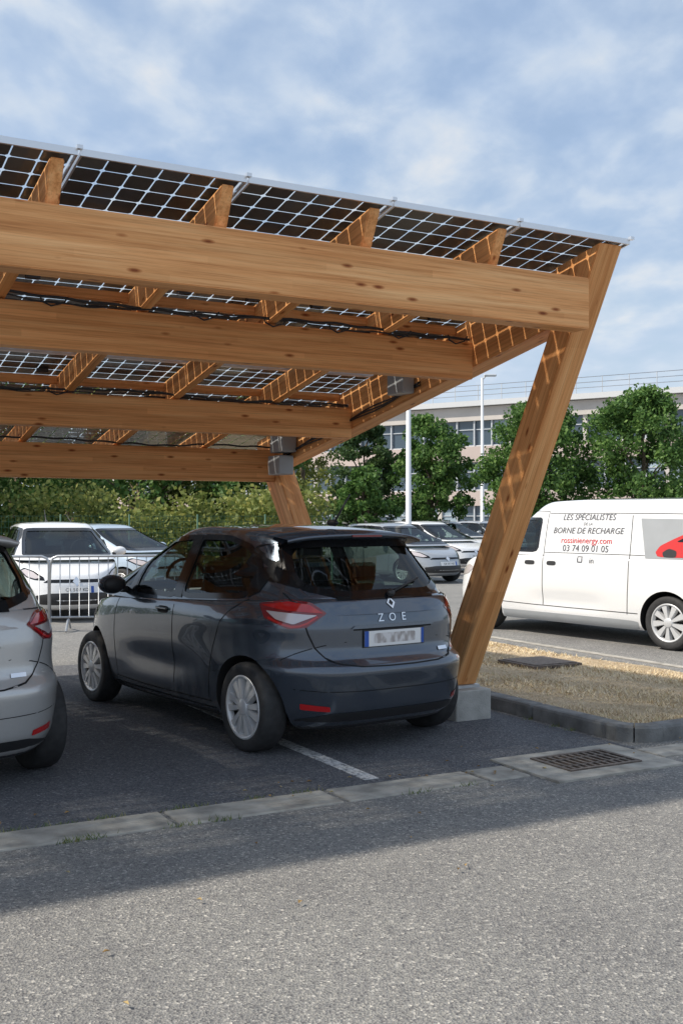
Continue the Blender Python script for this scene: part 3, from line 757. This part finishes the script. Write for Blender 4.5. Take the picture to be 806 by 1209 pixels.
# ------------------------------------------------------------ carport
cp=empty('solar_carport')
def zp(s): return 3.50-.1748*s
slope=Vector((u2.x,u2.y,-.1748)).normalized()
def member_box(name,o,xd,yd,L,wy,hz,mat=M_wood,bev=.006,cut=0):
    xd=Vector(xd).normalized(); yd=Vector(yd).normalized(); zd=xd.cross(yd)
    if zd.z<0: yd=-yd; zd=-zd
    m=Matrix(((xd.x,yd.x,zd.x,o[0]),(xd.y,yd.y,zd.y,o[1]),(xd.z,yd.z,zd.z,o[2]),(0,0,0,1)))
    bm=bmesh.new(); bm_box(bm,(L/2,0,0),(L,wy,hz))
    if cut:
        for v in bm.verts:
            if v.co.x<.01 and v.co.z<0: v.co.x+=cut
    bmesh.ops.bevel(bm,geom=bm.edges[:],offset=bev,segments=2,affect='EDGES')
    return bm_obj(name,bm,[mat],cp,matrix=m)
def member_poly(name,pts,u0,u1_,ang_a,ang_b):
    A=W(ang_a[0],u0,ang_a[1]); B=W(ang_b[0],u0,ang_b[1]); xd=(B-A).normalized(); yd=-u1; zd=xd.cross(yd)
    m=Matrix(((xd.x,yd.x,zd.x,A.x),(xd.y,yd.y,zd.y,A.y),(xd.z,yd.z,zd.z,A.z),(0,0,0,1))); mi=m.inverted()
    bm=bmesh.new()
    a=[bm.verts.new(mi@W(s,u0,z)) for s,z in pts]; b=[bm.verts.new(mi@W(s,u1_,z)) for s,z in pts]
    bm.faces.new(a); bm.faces.new(b[::-1]); n=len(pts)
    for i in range(n): bm.faces.new((a[i],b[i],b[(i+1)%n],a[(i+1)%n]))
    bmesh.ops.recalc_face_normals(bm,faces=bm.faces[:])
    bmesh.ops.bevel(bm,geom=bm.edges[:],offset=.006,segments=2,affect='EDGES')
    return bm_obj(name,bm,[M_wood],cp,matrix=m)
for uf in (0.0,-8.6):
    member_poly('front_post',[(0,3.46),(1.70,.27),(1.985,.27),(.50,2.985),(.46,3.38)],uf,uf+.20,(0,3.46),(1.70,.27))
    member_poly('rafter',[(.12,zp(.12)-.048),(5.6,zp(5.6)-.048),(5.6,zp(5.6)-.40),(5.45,zp(5.45)-.44),(.30,zp(.30)-.44)],uf+.003,uf+.197,(.1,zp(.1)),(5.6,zp(5.6)))
    member_poly('rear_post',[(5.42,zp(5.42)-.435),(3.95,.27),(3.68,.27),(5.08,zp(5.08)-.435)],uf,uf+.20,(5.4,2.1),(3.95,.27))
    boxes('footing',[((uf+.09,1.83,.10),(.34,.52,.29)),((uf+.09,3.82,.10),(.34,.52,.29))],[M_conc],cp,MW,bev=.012)
    boxes('steel_shoe',[((uf+.10,1.84,.256),(.24,.34,.024)),((uf+.10,3.82,.256),(.24,.34,.024))],[M_galv],cp,MW)
for i,(s0,th,h,end) in enumerate(((.07,.17,.345,-.03),(1.454,.14,.285,0),(3.41,.14,.275,0),(5.10,.14,.34,0))):
    zt_=zp(s0+th/2)-.242
    member_box('beam',W(s0+th/2,end,zt_-h/2),-u1,u2,9.2,th,h)
for j in range(1,10):
    uj=.25-.94*j-.10
    member_box('joist',W(.0,uj,zp(.0)-.140),slope,u1,6.28,.075,.195,cut=.15)
for sb in (1.454+.26,3.41+.26):
    member_box('batten',W(sb,0,zp(sb)-.075),-u1,u2,9.0,.05,.07)
cell=[];cf=[];gl=[];gf=[]
cosS=math.cos(math.atan(.1748))
def RP(d,u,dz=0):
    s=-.03+d*cosS; return W(s,u,zp(s)+dz)
ncol=10; pitchU=.94; pitchD=1.60
bmfr=bmesh.new()
def rp_box(d0,d1,ua,ub,z0,z1):
    v=[bmfr.verts.new(RP(d,u,z)) for z in (z0,z1) for d,u in ((d0,ua),(d0,ub),(d1,ub),(d1,ua))]
    for q in ((0,1,2,3),(7,6,5,4),(0,4,5,1),(1,5,6,2),(2,6,7,3),(3,7,4,0)): bmfr.faces.new([v[i] for i in q])
for c in range(ncol):
    for rr in range(4):
        ur=.25-c*pitchU-.006; ul=.25-(c+1)*pitchU+.006; d0=rr*pitchD+.006; d1=(rr+1)*pitchD-.006
        b0=len(gl); gl+=[RP(d0,ul,-.012),RP(d0,ur,-.012),RP(d1,ur,-.012),RP(d1,ul,-.012)]; gf.append((b0,b0+1,b0+2,b0+3))
        t=.011
        rp_box(d0,d0+t,ul,ur,-.034,.002); rp_box(d1-t,d1,ul,ur,-.034,.002)
        rp_box(d0+t,d1-t,ul,ul+t,-.034,.002); rp_box(d0+t,d1-t,ur-t,ur,-.034,.002)
        pu=(ur-ul-.03)/6; pd=(d1-d0-.04)/10
        for i in range(6):
            for j in range(10):
                g_=.0038
                cu0=ul+.015+i*pu+g_; cu1=ul+.015+(i+1)*pu-g_; cd0=d0+.02+j*pd+g_; cd1=d0+.02+(j+1)*pd-g_; k=.013
                b0=len(cell)
                for uu,dd in ((cu0+k,cd0),(cu1-k,cd0),(cu1,cd0+k),(cu1,cd1-k),(cu1-k,cd1),(cu0+k,cd1),(cu0,cd1-k),(cu0,cd0+k)):
                    cell.append(RP(dd,uu,-.008))
                cf.append(tuple(range(b0,b0+8)))
m,nt,b=newmat('solar_cell'); g=N(nt,'ShaderNodeNewGeometry'); r=ramp(nt,[(0,(.045,.045,.048)),(1,(.10,.10,.10))]); nt.links.new(g.outputs['Random Per Island'],r.inputs['Fac']); nt.links.new(r.outputs['Color'],b.inputs['Base Color']); b.inputs['Roughness'].default_value=.4
M_cell=m
M_pg=glassmat('panel_glass',(.95,.97,.97),.025,.14,.04,5)
mesh_obj('solar_cells',cell,cf,M_cell,cp); mesh_obj('panel_glass',gl,gf,M_pg,cp)
bm_obj('panel_frames',bmfr,[M_alu],cp)
bmq=bmesh.new()
for c in range(0,10):
    bm_box(bmq,RP(.0,.25-c*pitchU,.004),(.03,.03,.02),rot=Matrix.Rotation(math.atan2(u1.y,u1.x),4,'Z'))
bm_obj('panel_clamps',bmq,[M_alu],cp)
bmc=bmesh.new()
for s_c,dz,rad in ((1.44,.222,.010),(3.395,.222,.010),(5.085,.222,.010),(1.435,.236,.006),(3.39,.236,.006),(1.64,.19,.01),(3.62,.19,.01)):
    pts=[]; uu=-.05; ph_=random.random()*6
    while uu>-8.5:
        w_=abs(math.sin((uu+.79)*math.pi/.94))
        pts.append(W(s_c-.008*w_+.004*math.sin(uu*11+ph_),uu,zp(s_c)-dz+.012*math.sin(uu*3.1+ph_)-.018*w_*(.5+.5*math.sin(uu*1.7+ph_))+.005*math.sin(uu*19))); uu-=.05
    bm_tube(bmc,pts,rad,6)
for a in range(16):
    uu=-.25-a*.52; s_c=random.choice([1.43,3.385])
    p=W(s_c,uu,zp(s_c)-.215); bm_tube(bmc,[p,p+Vector((0,0,-.04))+u1*.01,p+u1*.07+Vector((0,0,-.065)),p+u1*.15+Vector((0,0,-.04)),p+u1*.18],.006,6)
    bm_box(bmc,W(s_c+.2,uu,zp(s_c)-.06),(.09,.05,.03),rot=Matrix.Rotation(math.atan2(u1.y,u1.x),4,'Z'))
for a in range(3):
    bm_tube(bmc,[W(s,-.015,zp(s)-.38+.015*a+.012*math.sin(s*6+a)) for s in np.linspace(2.2,5.1,30)],.007,6)
bm_obj('cables',bmc,[M_black],cp)
bmj=bmesh.new()
def jbox(s,u,z,sz):
    bm_box(bmj,W(s,u,z),sz,rot=Matrix.Rotation(math.atan2(u1.y,u1.x),4,'Z'),bev=.012)
jbox(2.42,-.07,zp(2.42)-.30,(.12,.26,.19)); jbox(4.72,-.09,zp(4.72)-.26,(.17,.30,.22)); jbox(4.78,-.09,zp(4.72)-.50,(.17,.28,.20))
bm_obj('junction_boxes',bmj,[M_grey],cp)
# ------------------------------------------------------------ crowd barrier
def barrier(p,ang,L=2.2):
    e=empty('crowd_barrier',Matrix.Translation(p)@Matrix.Rotation(ang,4,'Z'))
    bm=bmesh.new(); h=1.08
    bm_tube(bm,[(0,0,.12),(0,0,h-.1),(.03,0,h-.03),(.1,0,h),(L-.1,0,h),(L-.03,0,h-.03),(L,0,h-.1),(L,0,.12)],.019,8)
    bm_tube(bm,[(0,0,.2),(L,0,.2)],.015,8)
    n=int(L/.13)
    for i in range(1,n): bm_tube(bm,[(i*L/n,0,.2),(i*L/n,0,h)],.007,6)
    for x in (.25,L-.25): bm_tube(bm,[(x,-.3,.02),(x,-.05,.16),(x,.05,.16),(x,.3,.02)],.017,8)
    bm_obj('frame',bm,[M_galv],e)
barrier(T(60,15.6),R(8),1.9); barrier(T(-130,15.3),R(6))
# ------------------------------------------------------------ trees
M_bark=simple('bark',(.12,.09,.06),.9,var=.3,vscale=12,bump=.6,bscale=30)
def leafmat(name,a,b_,c):
    m,nt,b=newmat(name); g=N(nt,'ShaderNodeNewGeometry'); r=ramp(nt,[(0,a),(.55,b_),(1,c)]); nt.links.new(g.outputs['Random Per Island'],r.inputs['Fac'])
    tc=N(nt,'ShaderNodeTexCoord'); n=noise(nt,tc.outputs['Object'],.9,2,.6); r2=ramp(nt,[(.3,(.75,.8,.75)),(.7,(1.3,1.25,1.1))]); nt.links.new(n,r2.inputs['Fac'])
    c_=mixc(nt,1,r.outputs['Color'],r2.outputs['Color'],'MULTIPLY'); nt.links.new(c_,b.inputs['Base Color'])
    b.inputs['Roughness'].default_value=.6; b.inputs['Specular IOR Level'].default_value=.3
    out=nt.nodes['Material Output']; t=N(nt,'ShaderNodeBsdfTranslucent'); nt.links.new(c_,t.inputs['Color']); mx=N(nt,'ShaderNodeMixShader'); mx.inputs[0].default_value=.35
    nt.links.new(b.outputs[0],mx.inputs[1]); nt.links.new(t.outputs[0],mx.inputs[2]); nt.links.new(mx.outputs[0],out.inputs['Surface'])
    return m
L_green=leafmat('leaves_green',(.055,.12,.035),(.10,.20,.055),(.17,.28,.08))
L_yel=leafmat('leaves_yellow_green',(.11,.15,.045),(.21,.25,.07),(.33,.33,.11))
L_dark=leafmat('leaves_dark',(.035,.075,.03),(.065,.12,.045),(.10,.16,.055))
def leaves(name,clumps,per,size,mat,parent):
    C=[]
    for (c,r) in clumps:
        d=rng.normal(size=(per,3)); d/=np.linalg.norm(d,axis=1)[:,None]; rad=rng.random(per)**.45
        C.append(np.array(c)+d*rad[:,None]*np.array(r))
    C=np.concatenate(C); n=len(C)
    a=rng.normal(size=(n,3)); a/=np.linalg.norm(a,axis=1)[:,None]; b=rng.normal(size=(n,3)); b=np.cross(a,b); b/=np.linalg.norm(b,axis=1)[:,None]
    sz=size*rng.uniform(.6,1.3,n)[:,None]
    V=np.stack([C-a*sz*.5,C+b*sz*.33,C+a*sz*.5,C-b*sz*.33],1).reshape(-1,3)
    me=bpy.data.meshes.new(name); me.vertices.add(4*n); me.vertices.foreach_set('co',V.ravel()); me.loops.add(4*n); me.loops.foreach_set('vertex_index',np.arange(4*n)); me.polygons.add(n); me.polygons.foreach_set('loop_start',np.arange(n)*4); me.polygons.foreach_set('loop_total',np.full(n,4)); me.materials.append(mat); me.update(); me.validate()
    o=bpy.data.objects.new(name,me); link(o,parent); return o
def tree(name,p,h,cw,cbase,mat,leaf=.15,ncl=75,per=110):
    e=empty(name,Matrix.Translation(p)); bm=bmesh.new()
    bm_tube(bm,[(0,0,0),(.04,.02,cbase*.6),(.0,.05,cbase),(.08,0,h*.6),(.03,.03,h*.88)],[.16,.13,.11,.07,.02],9)
    cl=[]
    for i in range(ncl):
        t=random.random()
        z=cbase+(h-cbase)*t
        prof=math.sqrt(max(.03,1-(abs(t-.42)/(.60 if t>.42 else .50))**2.2))
        a=random.random()*6.28; rr=cw/2*prof*(random.random()**.45)*random.uniform(.85,1.06)
        c=(rr*math.cos(a),rr*math.sin(a),z-.1); q=random.uniform(.24,.46)*cw/3.2
        cl.append((c,(q,q,q*.85)))
        if i<16: bm_tube(bm,[(0,0,max(cbase*.8,z-rr*.8-.4)),(c[0]*.5,c[1]*.5,z-rr*.3-.15),c],[.045,.03,.012],5)
    bm_obj('trunk',bm,[M_bark],e); leaves('crown',cl,per,leaf,mat,e)
tree('tree',T(428,43),5.6,2.9,1.3,L_dark,ncl=110,per=120); tree('tree',T(508,42),5.6,3.2,1.4,L_green,ncl=120,per=120)
tree('tree',T(634,40),5.9,4.3,1.6,L_green,ncl=160,per=130); tree('tree',T(757,38),6.1,4.0,1.6,L_green,ncl=160,per=130)
tree('tree',T(430,31),3.1,1.9,.4,L_green,ncl=50); tree('tree',T(868,40),6.2,4.0,1.8,L_green,ncl=140)
tree('tree',T(356,46),6.2,3.6,1.6,L_yel)
for px,Y,h,cw,mt in ((20,33,5.6,4.6,L_green),(90,38,6.2,5,L_yel),(165,35,4.8,4.2,L_green),(235,37,5.5,4.8,L_yel),(300,36,5.6,4.2,L_green),(-60,30,6,5,L_green),(-150,34,6,6,L_yel)):
    tree('tree',T(px,Y),h,cw,.5,mt,.17,90,110)
hd_=empty('hedge')
cl=[]
for i in range(260):
    p=T(random.uniform(-260,372),random.uniform(29,32)); cl.append(((p.x,p.y,random.uniform(.2,2.3)),(.7,.6,.5)))
leaves('foliage',cl,90,.15,L_yel,hd_)
cl=[]
for i in range(420):
    a=random.uniform(-75,62); Rr=random.uniform(150,175); cl.append(((Rr*math.sin(R(a)),Rr*math.cos(R(a)),random.uniform(0,8)),(5,5,3)))
leaves('distant_trees',cl,60,1.3,L_dark,None)
fe=empty('mesh_fence'); bm=bmesh.new(); A=T(-260,27.5); B=T(392,28.5); n=8
M_fence=simple('green_coated_wire',(.03,.10,.06),.5)
for i in range(n+1):
    p=A.lerp(B,i/n); bm_tube(bm,[p,p+Vector((0,0,1.75))],.025,6)
for z in np.linspace(.1,1.7,12): bm_tube(bm,[A+Vector((0,0,z)),B+Vector((0,0,z))],.005,4)
nn=160
for i in range(nn):
    p=A.lerp(B,i/nn); bm_tube(bm,[p+Vector((0,0,.05)),p+Vector((0,0,1.72))],.004,4,cap=False)
bm_obj('fence_panels',bm,[M_fence],fe)
# ------------------------------------------------------------ lamp posts
M_pole=simple('painted_pole',(.66,.68,.70),.4,.2)
def lamp(p,h,r,ang):
    e=empty('street_lamp',Matrix.Translation(p)@Matrix.Rotation(ang,4,'Z')); bm=bmesh.new()
    bm_tube(bm,[(0,0,0),(0,0,.8),(0,0,.82),(0,0,h)],[r*1.25,r*1.25,r,r*.6],12); bm_tube(bm,[(0,0,h-.1),(.12,0,h+.05),(.2,0,h+.10)],.035,8)
    bm_box(bm,(.35,0,h+.11),(.55,.26,.09),bev=.03); bm_box(bm,(0,.0,.0),(.4,.4,.06))
    bm_obj('pole_and_head',bm,[M_pole],e)
lamp(T(482,30),7.5,.085,R(20)); lamp(T(569,48),7.9,.095,R(0))
# ------------------------------------------------------------ office building
bld=empty('office_building',Matrix.Translation((-20.4,95.2,0))@Matrix.Rotation(math.atan2(-.552,.834),4,'Z'))
M_fac=simple('render_cream',(.58,.54,.50),.85,var=.08,vscale=.8); M_pink=simple('panel_beige',(.55,.46,.42),.8,var=.08,vscale=.6)
M_win=simple('window_glass',(.06,.09,.12),.06,spec=.8); M_frm=simple('window_frame',(.60,.63,.66),.5); M_roof=simple('fascia_grey',(.62,.63,.64),.6); M_shut=simple('blind_blue_grey',(.30,.38,.44),.6,var=.2,vscale=1)
Lb=66; bx=[((Lb/2,8,4.7),(Lb,15.0,9.4),0)]
for k,(z0,z1) in enumerate(((.0,.5),(2.6,3.65),(5.65,6.75),(8.55,9.5))):
    bx.append(((Lb/2,.36,(z0+z1)/2),(Lb+.02,.45,z1-z0),1 if k in (1,2) else 0))
bx.append(((Lb/2,7.9,9.72),(Lb+.8,16.4,.36),2))
boxes('walls',bx,[M_fac,M_pink,M_roof],bld)
wn=[];fm=[];bl=[]
for (z0,z1) in ((.5,2.6),(3.65,5.65),(6.75,8.55)):
    wn.append(((Lb/2,.48,(z0+z1)/2),(Lb-.4,.06,z1-z0-.01)))
    i=0; x=.3
    while x<Lb:
        w=.08 if i%4 else .30
        fm.append(((x,.36,(z0+z1)/2),(w,.20,z1-z0-.012),0 if i%4 else 1))
        if random.random()<.35: hh=random.uniform(.25,.8)*(z1-z0); bl.append(((x+.66,.435,z1-hh/2-.01),(1.1,.02,hh)))
        x+=1.35; i+=1
    fm.append(((Lb/2,.40,z0+.05),(Lb-.4,.10,.07),0)); fm.append(((Lb/2,.41,z0+(z1-z0)*.66),(Lb-.4,.08,.05),0))
boxes('windows',wn,[M_win],bld); boxes('window_frames',fm,[M_frm,M_fac],bld); boxes('blinds',bl,[M_shut],bld)
bm=bmesh.new()
for z in (10.35,10.7,11.05): bm_tube(bm,[(14,.5,z),(Lb,.5,z)],.025,6)
x=14
while x<Lb: bm_tube(bm,[(x,.5,9.9),(x,.5,11.05)],.025,6); x+=1.8
bm_obj('roof_railing',bm,[M_galv],bld)
# ------------------------------------------------------------ world, sun, camera
w=bpy.data.worlds.new('World'); scene.world=w; w.use_nodes=True; nt=w.node_tree; bg=nt.nodes['Background']
EL=48; sd=Vector((-.98,-.18,0)).normalized()
sky=N(nt,'ShaderNodeTexSky'); sky.sky_type='NISHITA'; sky.sun_disc=False; sky.sun_elevation=R(EL); sky.sun_rotation=math.atan2(sd.x,sd.y)%(2*math.pi)
sky.air_density=1.2; sky.dust_density=1.5
tc=N(nt,'ShaderNodeTexCoord'); sx=N(nt,'ShaderNodeSeparateXYZ'); nt.links.new(tc.outputs['Generated'],sx.inputs[0])
mz=math_(nt,'MAXIMUM',sx.outputs[2],0)
az=math_(nt,'ADD',mz,.16)
dv=N(nt,'ShaderNodeCombineXYZ')
for i in (0,1): nt.links.new(math_(nt,'DIVIDE',sx.outputs[i],az),dv.inputs[i])
rotm=N(nt,'ShaderNodeMapping'); rotm.inputs['Rotation'].default_value=(0,0,R(-35)); rotm.inputs['Scale'].default_value=(1.5,1.0,1); rotm.inputs['Location'].default_value=(3.1,1.7,0); nt.links.new(dv.outputs[0],rotm.inputs['Vector'])
c1=N(nt,'ShaderNodeTexNoise'); c1.inputs['Scale'].default_value=4.6; c1.inputs['Detail'].default_value=6; c1.inputs['Roughness'].default_value=.5; c1.inputs['Distortion'].default_value=.15; nt.links.new(rotm.outputs[0],c1.inputs['Vector'])
c2=N(nt,'ShaderNodeTexNoise'); c2.inputs['Scale'].default_value=1.3; c2.inputs['Detail'].default_value=4; nt.links.new(rotm.outputs[0],c2.inputs['Vector'])
r1=ramp(nt,[(.30,(.6,.6,.6)),(.58,(1,1,1))]); nt.links.new(c1.outputs['Fac'],r1.inputs['Fac'])
r2=ramp(nt,[(.38,(2.9,3.8,5.3)),(.48,(3.5,4.3,5.5)),(.56,(4.3,4.9,5.7)),(.66,(5.8,5.8,5.8))])
c3=math_(nt,'MULTIPLY_ADD',c2.outputs['Fac'],.45,math_(nt,'MULTIPLY',c1.outputs['Fac'],.55))
nt.links.new(c3,r2.inputs['Fac'])
cmx=mixc(nt,math_(nt,'MULTIPLY',r1.outputs['Color'],.92),sky.outputs['Color'],r2.outputs['Color'])
hz=N(nt,'ShaderNodeMapRange'); hz.inputs['From Min'].default_value=0; hz.inputs['From Max'].default_value=.25; hz.inputs['To Min'].default_value=.7; hz.inputs['To Max'].default_value=0; nt.links.new(mz,hz.inputs['Value'])
cmx=mixc(nt,hz.outputs[0],cmx,(4.7,5.4,6.2))
nt.links.new(cmx,bg.inputs['Color']); bg.inputs['Strength'].default_value=.15
sun=bpy.data.lights.new('sun','SUN'); sun.energy=5.0; sun.angle=R(1.5); sun.color=(1,.91,.78)
so=bpy.data.objects.new('sun',sun); COL.objects.link(so)
tv=Vector((-sd.x*math.cos(R(EL)),-sd.y*math.cos(R(EL)),-math.sin(R(EL)))); so.rotation_euler=tv.to_track_quat('-Z','Y').to_euler()
cam=bpy.data.cameras.new('camera'); cam.sensor_fit='VERTICAL'; cam.sensor_height=36; cam.lens=36*F/1209; cam.clip_end=2000
co=bpy.data.objects.new('camera',cam); COL.objects.link(co); co.location=(0,0,CH); co.rotation_euler=(R(90)+math.atan((HOR-604.5)/F),0,0)
scene.camera=co
scene.view_settings.view_transform='Standard'; scene.view_settings.look='None'; scene.view_settings.exposure=0
